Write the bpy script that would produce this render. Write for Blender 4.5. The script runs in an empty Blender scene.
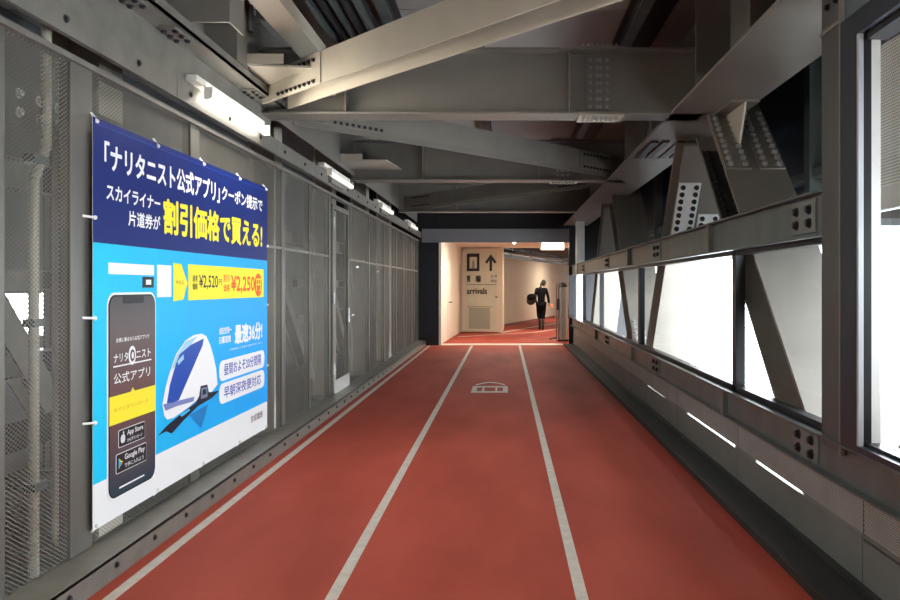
import bpy, bmesh, math, random
from mathutils import Vector, Matrix
random.seed(7)
sc = bpy.context.scene
C = sc.collection
V = Vector

# ------------------------------------------------------------------ camera, world, exposure
F = 750.0                      # focal length in pixels of the 900 px wide frame
CX, CY, EYE = 505.0, 286.0, 1.5
cam = bpy.data.cameras.new('camera')
cam.sensor_width = 36.0
cam.lens = F / 900 * 36
cam.shift_x = -(CX - 450) / 900
cam.shift_y = (CY - 300) / 900
cam.clip_start = 0.05
camo = bpy.data.objects.new('camera', cam)
camo.location = (0, 0, EYE)
camo.rotation_euler = (math.pi / 2, 0, 0)
C.objects.link(camo)
sc.camera = camo

w = bpy.data.worlds.new('overcast_sky')
sc.world = w
w.use_nodes = True
w.node_tree.nodes['Background'].inputs[0].default_value = (0.90, 0.96, 1.0, 1)
w.node_tree.nodes['Background'].inputs[1].default_value = 10.5

sc.view_settings.view_transform = 'Standard'
sc.view_settings.look = 'None'
sc.view_settings.gamma = 1
sc.view_settings.use_curve_mapping = False
sc.view_settings.exposure = 0.35
sc.cycles.transparent_max_bounces = 24
sc.cycles.max_bounces = 8
sc.cycles.sample_clamp_indirect = 6

LAMP_POWER = 34.0     # each lit corridor batten (W)
HALL_FILL_POWER = 75.0     # each unseen fill lamp added to the hall beyond

# ------------------------------------------------------------------ materials
MATS = {}
def mat(name, col, rough=0.6, metal=0.0, noise=0.0, nscale=8.0, bump=0.0, spec=0.5, emit=None, estr=0.0, streak=False):
    if name in MATS: return MATS[name]
    m = bpy.data.materials.new(name); m.use_nodes = True
    nt = m.node_tree; b = nt.nodes['Principled BSDF']
    b.inputs['Base Color'].default_value = (*col, 1)
    b.inputs['Roughness'].default_value = rough
    b.inputs['Metallic'].default_value = metal
    b.inputs['Specular IOR Level'].default_value = spec
    if emit:
        b.inputs['Emission Color'].default_value = (*emit, 1); b.inputs['Emission Strength'].default_value = estr
    if noise or bump:
        tc = nt.nodes.new('ShaderNodeTexCoord')
        n = nt.nodes.new('ShaderNodeTexNoise'); n.inputs['Scale'].default_value = nscale; n.inputs['Detail'].default_value = 6
        src = tc.outputs['Object']
        if streak:
            mp = nt.nodes.new('ShaderNodeMapping'); mp.inputs['Scale'].default_value = (1, 1, .25)
            nt.links.new(src, mp.inputs[0]); src = mp.outputs[0]
        nt.links.new(src, n.inputs['Vector'])
        if noise:
            r = nt.nodes.new('ShaderNodeMapRange')
            r.inputs['From Min'].default_value = .3; r.inputs['From Max'].default_value = .7
            r.inputs['To Min'].default_value = 1 - noise; r.inputs['To Max'].default_value = 1 + noise
            nt.links.new(n.outputs[0], r.inputs[0])
            h = nt.nodes.new('ShaderNodeVectorMath'); h.operation = 'SCALE'
            h.inputs[0].default_value = col
            nt.links.new(r.outputs[0], h.inputs['Scale'])
            nt.links.new(h.outputs[0], b.inputs['Base Color'])
        if bump:
            bp = nt.nodes.new('ShaderNodeBump'); bp.inputs['Strength'].default_value = bump; bp.inputs['Distance'].default_value = .01
            nt.links.new(n.outputs[0], bp.inputs['Height']); nt.links.new(bp.outputs[0], b.inputs['Normal'])
    MATS[name] = m
    return m

def track_rubber():
    m = mat('red_track_rubber', (.33, .075, .05), rough=.7, spec=.18)
    nt = m.node_tree; b = nt.nodes['Principled BSDF']
    tc = nt.nodes.new('ShaderNodeTexCoord')
    big = nt.nodes.new('ShaderNodeTexNoise'); big.inputs['Scale'].default_value = 1.1; big.inputs['Detail'].default_value = 5
    mp = nt.nodes.new('ShaderNodeMapping'); mp.inputs['Scale'].default_value = (1.6, .5, 1)
    nt.links.new(tc.outputs['Object'], mp.inputs[0]); nt.links.new(mp.outputs[0], big.inputs['Vector'])
    fine = nt.nodes.new('ShaderNodeTexNoise'); fine.inputs['Scale'].default_value = 170; fine.inputs['Detail'].default_value = 3
    nt.links.new(tc.outputs['Object'], fine.inputs['Vector'])
    r = nt.nodes.new('ShaderNodeValToRGB')
    r.color_ramp.elements[0].position = .3; r.color_ramp.elements[0].color = (.27, .040, .024, 1)
    r.color_ramp.elements[1].position = .72; r.color_ramp.elements[1].color = (.41, .073, .047, 1)
    nt.links.new(big.outputs[0], r.inputs[0])
    mr = nt.nodes.new('ShaderNodeMapRange'); mr.inputs['From Min'].default_value = .3; mr.inputs['From Max'].default_value = .7
    mr.inputs['To Min'].default_value = .86; mr.inputs['To Max'].default_value = 1.14
    nt.links.new(fine.outputs[0], mr.inputs[0])
    s = nt.nodes.new('ShaderNodeVectorMath'); s.operation = 'SCALE'
    nt.links.new(r.outputs[0], s.inputs[0]); nt.links.new(mr.outputs[0], s.inputs['Scale'])
    nt.links.new(s.outputs[0], b.inputs['Base Color'])
    bp = nt.nodes.new('ShaderNodeBump'); bp.inputs['Strength'].default_value = .35; bp.inputs['Distance'].default_value = .004
    nt.links.new(fine.outputs[0], bp.inputs['Height']); nt.links.new(bp.outputs[0], b.inputs['Normal'])
    return m

def mesh_metal(name, col, pu, pv, t, round_holes=False):
    """open metal lattice: strands opaque, holes clear. pu, pv = pitch along the wall and up it."""
    m = mat(name, col, rough=.5, metal=.25, noise=.12, nscale=3)
    nt = m.node_tree; b = nt.nodes['Principled BSDF']; out = nt.nodes['Material Output']
    tc = nt.nodes.new('ShaderNodeTexCoord'); sx = nt.nodes.new('ShaderNodeSeparateXYZ')
    nt.links.new(tc.outputs['Object'], sx.inputs[0])
    def M(op, a, bb=None):
        n = nt.nodes.new('ShaderNodeMath'); n.operation = op
        for i, q in enumerate((a, bb)):
            if q is None: continue
            if isinstance(q, (int, float)): n.inputs[i].default_value = q
            else: nt.links.new(q, n.inputs[i])
        return n.outputs[0]
    yy = M('ADD', sx.outputs['Y'], sx.outputs['X'])
    u = M('DIVIDE', yy, pu); v = M('DIVIDE', sx.outputs['Z'], pv)
    if round_holes:
        row = M('FLOOR', v); off = M('MULTIPLY', M('MODULO', row, 2.0), .5)
        a = M('SUBTRACT', M('FRACT', M('ADD', u, off)), .5); c = M('SUBTRACT', M('FRACT', v), .5)
        d = M('SQRT', M('ADD', M('MULTIPLY', a, a), M('MULTIPLY', c, c)))
        solid = M('GREATER_THAN', d, t)
    else:
        a = M('ABSOLUTE', M('SUBTRACT', M('FRACT', M('ADD', u, v)), .5))
        c = M('ABSOLUTE', M('SUBTRACT', M('FRACT', M('SUBTRACT', u, v)), .5))
        solid = M('LESS_THAN', M('MINIMUM', a, c), t)
    tr = nt.nodes.new('ShaderNodeBsdfTransparent'); mx = nt.nodes.new('ShaderNodeMixShader')
    nt.links.new(solid, mx.inputs[0]); nt.links.new(tr.outputs[0], mx.inputs[1]); nt.links.new(b.outputs[0], mx.inputs[2])
    nt.links.new(mx.outputs[0], out.inputs[0])
    return m

def glass_mat(name, tint, gloss=.07):
    m = bpy.data.materials.new(name); m.use_nodes = True
    nt = m.node_tree; nt.nodes.remove(nt.nodes['Principled BSDF']); out = nt.nodes['Material Output']
    t = nt.nodes.new('ShaderNodeBsdfTransparent'); t.inputs[0].default_value = (*tint, 1)
    g = nt.nodes.new('ShaderNodeBsdfGlossy'); g.inputs['Roughness'].default_value = .03
    x = nt.nodes.new('ShaderNodeMixShader'); x.inputs[0].default_value = gloss
    nt.links.new(t.outputs[0], x.inputs[1]); nt.links.new(g.outputs[0], x.inputs[2]); nt.links.new(x.outputs[0], out.inputs[0])
    return m

TRACK = track_rubber()
PAINT = mat('white_line_paint', (.50, .45, .40), .6, noise=.12, nscale=14)
STEEL = mat('warm_grey_painted_steel', (.185, .172, .15), .42, .15, noise=.10, nscale=2.2, spec=.5)
LIGHTSTEEL = mat('pale_painted_steel', (.42, .385, .32), .42, .1, noise=.07, nscale=2.5)
GALV = mat('galvanised_steel', (.13, .155, .155), .38, .45, noise=.18, nscale=5, streak=True)
GALVL = mat('bright_galvanised_steel', (.20, .193, .172), .42, .3, noise=.14, nscale=6)
PANEL = mat('grey_sheet_panel', (.155, .17, .165), .45, .2, noise=.12, nscale=3)
DARK = mat('dark_grey_steel', (.035, .037, .04), .45, .3, noise=.2, nscale=4)
BLACK = mat('black_frame', (.012, .013, .017), .4, .2)
NAVY = mat('dark_blue_cladding', (.012, .025, .045), .35, .2, noise=.2, nscale=2)
BOLT = mat('steel_bolt', (.34, .34, .33), .4, .5)
DBOLT = mat('dark_bolt', (.03, .03, .035), .45, .5)
WHITESTEEL = mat('white_splice_steel', (.72, .73, .72), .5, .05, noise=.08, nscale=6)
CREAM = mat('cream_wall', (.74, .66, .54), .6, noise=.03, nscale=2)
CEILP = mat('grey_deck_panel', (.34, .33, .31), .6, noise=.08, nscale=1.2)
KERB = mat('dark_floor_edge', (.022, .023, .023), .6, .1, noise=.25, nscale=6)
MESH = mesh_metal('expanded_metal_mesh', (.19, .178, .152), .032, .022, .115)
PERF = mesh_metal('perforated_sheet', (.36, .37, .36), .012, .012, .30, True)
OUTSCREEN = mesh_metal('white_perforated_screen', (.85, .85, .83), .02, .02, .24, True)
GLASS = glass_mat('window_glass', (.95, .97, .97), .06)
POSTM = mat('dull_galvanised_post', (.135, .13, .115), .45, .3, noise=.15, nscale=4, streak=True)
LAMPBODY = mat('lamp_body_white', (.78, .76, .70), .5)

# ------------------------------------------------------------------ mesh helpers
class MB:
    def __init__(s): s.v = []; s.f = []
    def add(s, vs, fs):
        n = len(s.v); s.v += [V(p) for p in vs]; s.f += [tuple(i + n for i in f) for f in fs]; return s
    def box(s, x0, x1, y0, y1, z0, z1):
        vs = [(x, y, z) for x in (x0, x1) for y in (y0, y1) for z in (z0, z1)]
        return s.add(vs, [(0, 1, 3, 2), (4, 6, 7, 5), (0, 4, 5, 1), (2, 3, 7, 6), (0, 2, 6, 4), (1, 5, 7, 3)])
    def obox(s, c, ax, ay, az, hx, hy, hz):
        c = V(c); vs = [c + ax * (hx * i) + ay * (hy * j) + az * (hz * k) for i in (-1, 1) for j in (-1, 1) for k in (-1, 1)]
        return s.add(vs, [(0, 1, 3, 2), (4, 6, 7, 5), (0, 4, 5, 1), (2, 3, 7, 6), (0, 2, 6, 4), (1, 5, 7, 3)])
    def hbeam(s, p0, p1, up, depth, width, tf=.018, tw=.014):
        """H section from p0 to p1; up = direction the flanges face."""
        p0, p1 = V(p0), V(p1); a = (p1 - p0); L = a.length; a.normalize()
        u = V(up); u = (u - a * u.dot(a)).normalized(); q = a.cross(u); c = (p0 + p1) / 2
        s.obox(c, a, q, u, L / 2, tw / 2, depth / 2 - tf)
        for k in (-1, 1): s.obox(c + u * k * (depth / 2 - tf / 2), a, q, u, L / 2, width / 2, tf / 2)
        return s
    def prism(s, pts, off):
        """closed polygon pts (3-D, planar) extruded by the vector off"""
        n = len(pts); off = V(off); vs = [V(p) for p in pts] + [V(p) + off for p in pts]
        fs = [tuple(range(n)), tuple(range(2 * n - 1, n - 1, -1))] + [(i, (i + 1) % n, n + (i + 1) % n, n + i) for i in range(n)]
        return s.add(vs, fs)
    def tube(s, p0, p1, r, n=12, r1=None):
        p0, p1 = V(p0), V(p1); a = (p1 - p0).normalized(); t = V((0, 0, 1)) if abs(a.z) < .9 else V((1, 0, 0))
        q = a.cross(t).normalized(); u = a.cross(q); r1 = r if r1 is None else r1; vs = []
        for p, rr in ((p0, r), (p1, r1)):
            vs += [p + (q * math.cos(k * 2 * math.pi / n) + u * math.sin(k * 2 * math.pi / n)) * rr for k in range(n)]
        return s.add(vs, [tuple(range(n)), tuple(range(2 * n - 1, n - 1, -1))] + [(i, (i + 1) % n, n + (i + 1) % n, n + i) for i in range(n)])
    def ball(s, c, rx, ry, rz, n=16, m=10):
        c = V(c); vs = []
        for i in range(m + 1):
            t = math.pi * i / m
            for k in range(n):
                p = 2 * math.pi * k / n; vs.append(c + V((rx * math.sin(t) * math.cos(p), ry * math.sin(t) * math.sin(p), rz * math.cos(t))))
        return s.add(vs, [(i * n + k, i * n + (k + 1) % n, (i + 1) * n + (k + 1) % n, (i + 1) * n + k) for i in range(m) for k in range(n)])

LOC = {}
def wloc(o): return LOC.get(o.name, V((0, 0, 0)))
def finish(o, parent, bevel=0, smooth=False):
    C.objects.link(o)
    if parent is not None: o.parent = parent
    LOC[o.name] = wloc(parent) if parent is not None else V(o.location)
    return o
def obj(name, mb, m, parent=None, bevel=0.0, smooth=False, origin=None):
    org = wloc(parent) if parent is not None else (V(origin) if origin is not None else V((0, 0, 0)))
    me = bpy.data.meshes.new(name)
    me.from_pydata([tuple(p - org) for p in mb.v], [], mb.f)
    bm = bmesh.new(); bm.from_mesh(me); bmesh.ops.remove_doubles(bm, verts=bm.verts, dist=1e-6)
    bmesh.ops.recalc_face_normals(bm, faces=bm.faces); bm.to_mesh(me); bm.free()
    me.materials.append(m)
    if smooth:
        for p in me.polygons: p.use_smooth = True
    o = bpy.data.objects.new(name, me)
    if parent is None: o.location = org
    C.objects.link(o)
    if parent is not None: o.parent = parent
    LOC[o.name] = org
    if bevel:
        b = o.modifiers.new('bevel', 'BEVEL'); b.width = bevel; b.segments = 2; b.limit_method = 'ANGLE'
    return o
def tag(o, label=None, cat=None, group=None, kind=None):
    for k, x in (('label', label), ('category', cat), ('group', group), ('kind', kind)):
        if x: o[k] = x
    return o
def thing(name, label, cat, loc, group=None, kind=None):
    o = bpy.data.objects.new(name, None); o.location = loc; o.empty_display_size = .1
    C.objects.link(o); LOC[o.name] = V(loc)
    return tag(o, label, cat, group, kind)

BM = {}
def bolt_mesh(r, h, m):
    k = (r, h, m.name)
    if k not in BM:
        mb = MB(); mb.tube((0, 0, 0), (0, 0, h * .25), r * 1.45, 12); mb.tube((0, 0, h * .25), (0, 0, h), r, 6)
        me = bpy.data.meshes.new('bolt'); me.from_pydata([tuple(p) for p in mb.v], [], mb.f); me.materials.append(m); BM[k] = me
    return BM[k]
def bolts(parent, pts, normal, r=.018, h=.022, m=BOLT, name='bolt'):
    me = bolt_mesh(r, h, m); q = V(normal).to_track_quat('Z', 'Y')
    for p in pts:
        o = bpy.data.objects.new(name, me); o.location = V(p) - wloc(parent); o.rotation_mode = 'QUATERNION'; o.rotation_quaternion = q
        C.objects.link(o); o.parent = parent

def text_part(name, s, m, parent, place, box, bold=.012, lift=.002):
    """lettering fitted to box (u0,u1,v0,v1) on a flat face; place(u, v, d) gives the 3-D point, d = height off the face"""
    cu = bpy.data.curves.new(name, 'FONT'); cu.body = s; cu.offset = 0; cu.resolution_u = 3; cu.align_x = 'LEFT'
    t = bpy.data.objects.new(name + '_tmp', cu); C.objects.link(t)
    dg = bpy.context.evaluated_depsgraph_get(); me = bpy.data.meshes.new_from_object(t.evaluated_get(dg))
    bpy.data.objects.remove(t)
    if not me.vertices: return None
    xs = [v.co.x for v in me.vertices]; ys = [v.co.y for v in me.vertices]
    x0, x1, y0, y1 = min(xs), max(xs), min(ys), max(ys); org = wloc(parent)
    k = (box[3] - box[2]) * bold; base = [(v.co.x, v.co.y) for v in me.vertices]; faces = [tuple(p.vertices) for p in me.polygons]; vs = []; fs = []
    shifts = [(0, 0)] if bold <= 0 else [(0, 0), (k, 0), (-k, 0), (0, k), (0, -k), (k * .7, k * .7), (-k * .7, k * .7), (k * .7, -k * .7), (-k * .7, -k * .7)]
    for j, (du, dv) in enumerate(shifts):
        n0 = len(vs)
        for bx_, by_ in base:
            u = box[0] + k + (bx_ - x0) / max(1e-6, x1 - x0) * (box[1] - box[0] - 2 * k) + du; vv = box[2] + k + (by_ - y0) / max(1e-6, y1 - y0) * (box[3] - box[2] - 2 * k) + dv
            vs.append(tuple(V(place(u, vv, lift + j * .00004)) - org))
        fs += [tuple(i + n0 for i in f) for f in faces]
    me = bpy.data.meshes.new(name); me.from_pydata(vs, [], fs)
    me.materials.clear(); me.materials.append(m); me.name = name
    for p in me.polygons: p.material_index = 0
    o = bpy.data.objects.new(name, me); C.objects.link(o); o.parent = parent; LOC[o.name] = org
    return o

# ================================================================== THE SETTING
Y0, YE = -5.0, 19.0
obj('floor', MB().box(-2.16, 1.75, Y0, YE, -.12, 0), TRACK)['kind'] = 'structure'
def marking(x0, x1, y0, y1, name='floor_marking'):
    o = obj(name, MB().box(x0, x1, y0, y1, -.001, .002), PAINT); o['kind'] = 'structure'; return o
marking(-.862, -.802, Y0, YE - .1); marking(.34, .40, Y0, YE - .1); marking(-1.925, -1.865, Y0, YE - .2)

# ceiling deck in separate panels with open joints
cd = MB()
for y in [-4.6 + i * 2.28 for i in range(11)]:
    cd.box(-6.0, 3.1, y, y + 2.26, 4.0, 4.08)
cd.box(-6.0, 3.1, Y0, 20.3, 4.08, 4.14)
ceil = obj('ceiling', cd, CEILP); ceil['kind'] = 'structure'

# behind the camera
o = obj('wall_back', MB().box(-6.0, 3.1, Y0 - .1, Y0, -.2, 4.1), PANEL); o['kind'] = 'structure'

# --- left: outer side of the structure behind the mesh
ow = MB(); XO = -4.5
ow.box(XO - .08, XO, Y0, 6.75, -.2, 4.0); ow.box(XO - .08, XO, 7.95, YE + 1, -.2, 4.0)
ow.box(XO - .08, XO, 6.75, 7.95, -.2, 1.02); ow.box(XO - .08, XO, 6.75, 7.95, 1.43, 4.0)
o = obj('wall_left_outer', ow, mat('blue_grey_panel', (.13, .14, .15), .5, .1, noise=.15, nscale=2)); o['kind'] = 'structure'
o = obj('floor_left_outer', MB().box(XO - .08, -2.16, Y0, YE + 1, -.3, -.2), mat('grey_steel_plate', (.10, .10, .10), .5, .2, noise=.2, nscale=3)); o['kind'] = 'structure'

# --- left: the lattice wall of the corridor
wl = thing('wall_left', 'lattice wall of framed expanded metal panels along the corridor', 'wall', (-2.2, 0, 0), kind='structure')
posts = [(-4.4, .10), (-2.4, .08), (-.4, .08), (1.6, .08), (3.225, .12), (3.88, .20), (5.30, .15), (7.42, .12), (8.42, .05), (9.38, .09), (10.52, .09), (12.1, .08), (13.6, .08), (15.1, .08), (16.6, .08), (18.1, .1), (18.95, .1)]
for y, ww in posts:
    obj('post', MB().box(-2.25, -2.19, y - ww / 2, y + ww / 2, .06, 2.66), POSTM, wl, bevel=.004)
ed = [Y0] + [p[0] for p in posts]
for a, b in zip(ed[:-1], ed[1:]):
    if abs(a - 9.38) < .01: continue
    obj('mesh_panel', MB().add([(-2.205, a, .08), (-2.205, b, .08), (-2.205, b, 2.65), (-2.205, a, 2.65)], [(0, 1, 2, 3)]), MESH, wl)
obj('top_rail', MB().box(-2.24, -2.17, Y0, YE, 2.635, 2.665), GALVL, wl)
obj('middle_rail', MB().box(-2.225, -2.195, 5.3, 9.33, 1.86, 1.885).box(-2.225, -2.195, 10.56, YE, 1.86, 1.885), GALVL, wl)
kb = MB().box(-2.02, -2.0, Y0, YE, 0, .12).box(-2.22, -2.0, Y0, YE, .105, .125)
br = obj('bottom_rail', kb, GALVL, wl)
bolts(br, [(-2.0, 2.6 + .42 * i, .065) for i in range(26)], (1, 0, 0), .012, .012, DBOLT)

# mesh door in the lattice wall
d1 = thing('door_1', 'metal lattice door with lever handle set in the lattice wall', 'door', (-2.2, 9.95, 0), kind='structure')
obj('door_mesh', MB().add([(-2.2, 9.47, .16), (-2.2, 10.43, .16), (-2.2, 10.43, 2.5), (-2.2, 9.47, 2.5)], [(0, 1, 2, 3)]), MESH, d1)
df = MB().box(-2.22, -2.17, 9.45, 9.51, .14, 2.54).box(-2.22, -2.17, 10.39, 10.45, .14, 2.54).box(-2.22, -2.17, 9.51, 10.39, 2.48, 2.54).box(-2.22, -2.17, 9.51, 10.39, .14, .20)
obj('door_frame', df, GALVL, d1)
obj('kick_plate', MB().box(-2.165, -2.155, 9.5, 10.4, .13, .30), mat('bright_plate', (.75, .76, .76), .35, .4), d1)
obj('handle_plate', MB().box(-2.17, -2.155, 10.36, 10.43, 1.0, 1.2), WHITESTEEL, d1)
obj('handle', MB().tube((-2.16, 10.40, 1.1), (-2.10, 10.40, 1.1), .012).tube((-2.10, 10.41, 1.1), (-2.10, 10.27, 1.1), .012), WHITESTEEL, d1)
for z in (.45, 1.35, 2.3): obj('hinge', MB().tube((-2.155, 9.45, z - .07), (-2.155, 9.45, z + .07), .014), WHITESTEEL, d1)
for y, z in ((11.0, 1.78), (12.8, 1.75)):
    o = thing('wall_tag', 'small white tag wired to the lattice wall ' + ('just past the mesh door' if y < 12 else 'further along from the mesh door'), 'tag', (-2.18, y, z))
    obj('plate', MB().box(-2.19, -2.185, y, y + .2, z - .015, z + .015), WHITESTEEL, o); obj('wire', MB().tube((-2.187, y + .1, z), (-2.2, y + .1, z + .05), .003, 6), DARK, o)

o = thing('outer_post', 'thin steel post standing in the bright opening behind the near mesh', 'post', (-4.15, 6.93, -.2))
obj('post_shaft', MB().hbeam((-4.15, 6.93, -.2), (-4.15, 6.93, 3.9), (1, 0, 0), .14, .16), GALVL, o); obj('post_foot', MB().box(-4.3, -4.0, 6.8, 7.06, -.2, -.18), GALV, o)
# plates above the lattice
o = thing('fascia_rail', 'pale grey bolted steel rail running along the top of the lattice wall', 'rail', (-2.12, 0, 2.79))
for a, b in ((Y0, 1.5), (1.5, 4.85), (4.85, 9.0), (9.0, 13.2), (13.2, YE)):
    obj('rail_plate', MB().box(-2.15, -2.12, a + .004, b - .004, 2.72, 2.86), GALVL, o)
bolts(o, [(-2.12, 2.9 + .72 * i, 2.79) for i in range(16)], (1, 0, 0), .014, .012, DBOLT)
o = obj('trim_1', MB().box(-2.2, -2.16, Y0, 6.92, 2.86, 3.12), GALVL); o['kind'] = 'structure'
o = thing('edge_beam', 'long pale steel beam with angle flange above the lattice wall', 'beam', (-2.1, 0, 3.14), kind='thing')
obj('flange', MB().box(-2.22, -1.99, Y0, 6.92, 3.10, 3.118).box(-2.005, -1.99, Y0, 6.92, 3.10, 3.17), GALVL, o)
obj('web', MB().box(-2.24, -2.222, Y0, YE, 3.118, 3.9), STEEL, o)
for y in (2.55, 4.15, 4.75, 6.2):
    p = obj('splice_plate', MB().box(-2.13, -2.03, y - .14, y + .14, 3.085, 3.10), GALVL, o)
    bolts(p, [(-2.12 + .07 * i, y - .09 + .09 * j, 3.085) for i in (0, 1) for j in (0, 1, 2)], (0, 0, -1), .014, .016, DBOLT)

# ------------------------------------------------------------------ steel behind the lattice wall
for i, y in enumerate((4.95, 8.6, 11.4, 14.2, 17.0)):
    o = thing('steel_column', ['grey steel column standing behind the mesh just beyond the banner edge', 'grey steel column behind the mesh close before the lattice door',
              'grey steel column behind the mesh just past the lattice door', 'grey steel column behind the mesh midway down the far lattice wall', 'grey steel column behind the mesh nearest the corridor end'][i],
              'column', (-2.75, y, -.2), 'columns behind the lattice wall', kind='thing')
    obj('shaft', MB().hbeam((-2.75, y, -.2), (-2.75, y, 4.0), (1, 0, 0), .3, .3), LIGHTSTEEL, o)
    obj('base_plate', MB().box(-2.95, -2.55, y - .2, y + .2, -.2, -.17), STEEL, o)
for i, (z, h) in enumerate(((.82, .22), (1.55, .18), (2.45, .26))):
    o = thing('side_beam', ['low horizontal grey steel beam behind the lattice wall', 'middle horizontal grey steel beam behind the lattice wall at eye height', 'high horizontal grey steel beam behind the lattice with round bolts'][i],
              'beam', (XO + .3, 7, z), 'horizontal beams behind the lattice wall', kind='thing')
    b = obj('flanges', MB().box(XO + .2, XO + .4, Y0, YE, z + h / 2 - .015, z + h / 2).box(XO + .2, XO + .4, Y0, YE, z - h / 2, z - h / 2 + .015), GALVL, o)
    obj('web', MB().box(XO + .29, XO + .31, Y0, YE, z - h / 2 + .015, z + h / 2 - .015), GALVL, o)
    for k in range(10): obj('stiffener', MB().box(XO + .2, XO + .4, 2.0 + 1.6 * k, 2.012 + 1.6 * k, z - h / 2 + .015, z + h / 2 - .015), GALV, o)
o = thing('bolted_plate', 'steel plate with round bolt heads behind the top of the lattice wall', 'plate', (-2.6, 4, 2.5))
obj('plate', MB().box(-2.62, -2.6, 3.3, 7.2, 2.36, 2.6), GALV, o)
bolts(o, [(-2.6, 3.5 + .17 * i, z) for i in range(22) for z in (2.43, 2.53)], (1, 0, 0), .02, .02, WHITESTEEL)
for i, (a, b) in enumerate((((-3.3, 7.9, 2.6), (-3.3, 10.2, .1)), ((-4.15, 7.2, -.1), (-4.15, 4.55, 3.1)), ((-3.3, 12.4, .1), (-3.3, 9.6, 2.7)), ((-3.3, 15.4, .1), (-3.3, 12.8, 2.7)))):
    o = thing('side_brace', ['sloping grey brace behind the lattice falling away past the banner', 'sloping grey brace crossing the bright opening behind the lattice', 'sloping grey brace behind the lattice past the mesh door', 'sloping grey brace behind the far part of the lattice wall'][i], 'brace', a, 'braces behind the lattice wall')
    obj('bar', MB().hbeam(a, b, (1, 0, 0), .18, .18 if i != 1 else .26, .012, .01), GALVL, o)
    obj('end_plate', MB().box(a[0] - .1, a[0] + .1, a[1] - .14, a[1] + .14, a[2] - .14, a[2] + .14), GALV, o)
o = thing('cable_conduit', 'thin pale conduit with an offset bend just behind the near mesh', 'conduit', (-2.3, 3.6, 0))
obj('tube', MB().tube((-2.3, 3.66, -.1), (-2.3, 3.66, 2.02), .024).tube((-2.3, 3.66, 2.02), (-2.3, 3.76, 2.2), .024).tube((-2.3, 3.76, 2.2), (-2.3, 3.76, 3.1), .024), LIGHTSTEEL, o, smooth=False)
for z in (.5, 1.3, 2.1): obj('clamp', MB().box(-2.33, -2.27, 3.62, 3.72, z, z + .04), GALV, o)
o = thing('equipment_panel', 'dark grey horizontal cable tray behind the near mesh below the banner', 'tray', (-3.1, 4.5, .55))
obj('tray_base', MB().box(-3.25, -2.95, Y0, 8.3, .50, .515), DARK, o)
obj('tray_side', MB().box(-2.96, -2.95, Y0, 8.3, .515, .60).box(-3.25, -3.24, Y0, 8.3, .515, .60), DARK, o)

# ================================================================== OVERHEAD STEEL
def girder(y, label, zb, zt, x0, x1, m, wid=.28, splice=True, stiff=()):
    o = thing('cross_girder', label, 'girder', (0, y, zb), 'girders across the corridor ceiling')
    obj('web', MB().box(x0, x1, y - .008, y + .008, zb + .02, zt - .02), m, o)
    obj('bottom_flange', MB().box(x0, x1, y - wid / 2, y + wid / 2, zb, zb + .02), m, o, bevel=.003)
    obj('top_flange', MB().box(x0, x1, y - wid / 2, y + wid / 2, zt - .02, zt), m, o)
    for s in stiff: obj('stiffener', MB().box(s - .006, s + .006, y - wid / 2, y - .008, zb + .02, zt - .02), m, o)
    if splice:
        sx0, sx1 = .68, 1.0
        p = obj('web_splice_plate', MB().box(sx0 + .05, sx1 - .04, y - .022, y - .008, zb + .06, zt - .05), STEEL, o)
        n = 7; cols = (sx0 + .09, sx0 + .15, sx1 - .14, sx1 - .08)
        bolts(p, [(x, y - .022, zb + .09 + (zt - zb - .17) * k / (n - 1)) for x in cols for k in range(n)], (0, -1, 0), .013, .018, BOLT)
        p = obj('flange_splice_plate', MB().box(sx0 - .02, sx1 + .06, y - wid / 2, y + wid / 2, zb - .016, zb), LIGHTSTEEL, o)
        bolts(p, [(sx0 + .02 + .042 * k, y + q, zb - .016) for k in range(8) for q in (-.11, -.05)], (0, 0, -1), .013, .03, BOLT)
        p = obj('top_splice_plate', MB().box(sx0 - .02, sx1 + .06, y - wid / 2, y + wid / 2, zt, zt + .014), STEEL, o)
        bolts(p, [(sx0 + .02 + .042 * k, y - .11, zt + .014) for k in range(8)], (0, 0, 1), .012, .028, BOLT)
    return o
girder(6.8, 'deep pale steel girder crossing the ceiling nearest the banner', 3.03, 3.62, -2.2, 1.77, STEEL, stiff=(-1.42, .58))
girder(11.0, 'second dim steel girder crossing the ceiling further down the corridor', 3.03, 3.62, -2.2, 1.77, STEEL, stiff=(-1.2, .5))
girder(15.6, 'third dark steel girder crossing just before the end lintel', 3.03, 3.62, -2.2, 1.77, STEEL, splice=False, stiff=(-1.0,))
girder(2.6, 'steel girder crossing overhead close to the viewer', 3.03, 3.62, -2.2, 1.77, STEEL, splice=False)
girder(-1.6, 'steel girder crossing overhead behind the viewer', 3.03, 3.62, -2.2, 1.77, STEEL, splice=False)

def brace(p0, p1, label, m, bolted=True):
    o = thing('diagonal_brace', label, 'brace', p0, 'diagonal braces under the ceiling')
    p0, p1 = V(p0), V(p1); a = (p1 - p0).normalized(); s = V((0, 0, 1)).cross(a); up = V((0, 0, 1))
    if s.y > 0: s = -s                       # side of the brace that faces the viewer
    c = (p0 + p1) / 2; L = (p1 - p0).length / 2; H, W = .25, .24
    obj('web', MB().obox(c, a, s, up, L, W / 2 - .012, .006), m, o)
    obj('near_flange', MB().obox(c + s * (W / 2), a, s, up, L, .007, H / 2), m, o)
    obj('far_flange', MB().obox(c - s * (W / 2), a, s, up, L, .007, H / 2), m, o)
    if bolted:
        for e, dr in ((p0, 1), (p1, -1)):
            q = obj('end_plate', MB().obox(e + a * dr * .55 + s * (W / 2 + .012), a, s, up, .38, .005, H / 2 - .004), m, o)
            bolts(q, [e + a * dr * (.30 + .068 * k) + s * (W / 2 + .017) + up * z for k in range(9) for z in (-.095, .07)], s, .012, .018, DBOLT)
    return o
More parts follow.
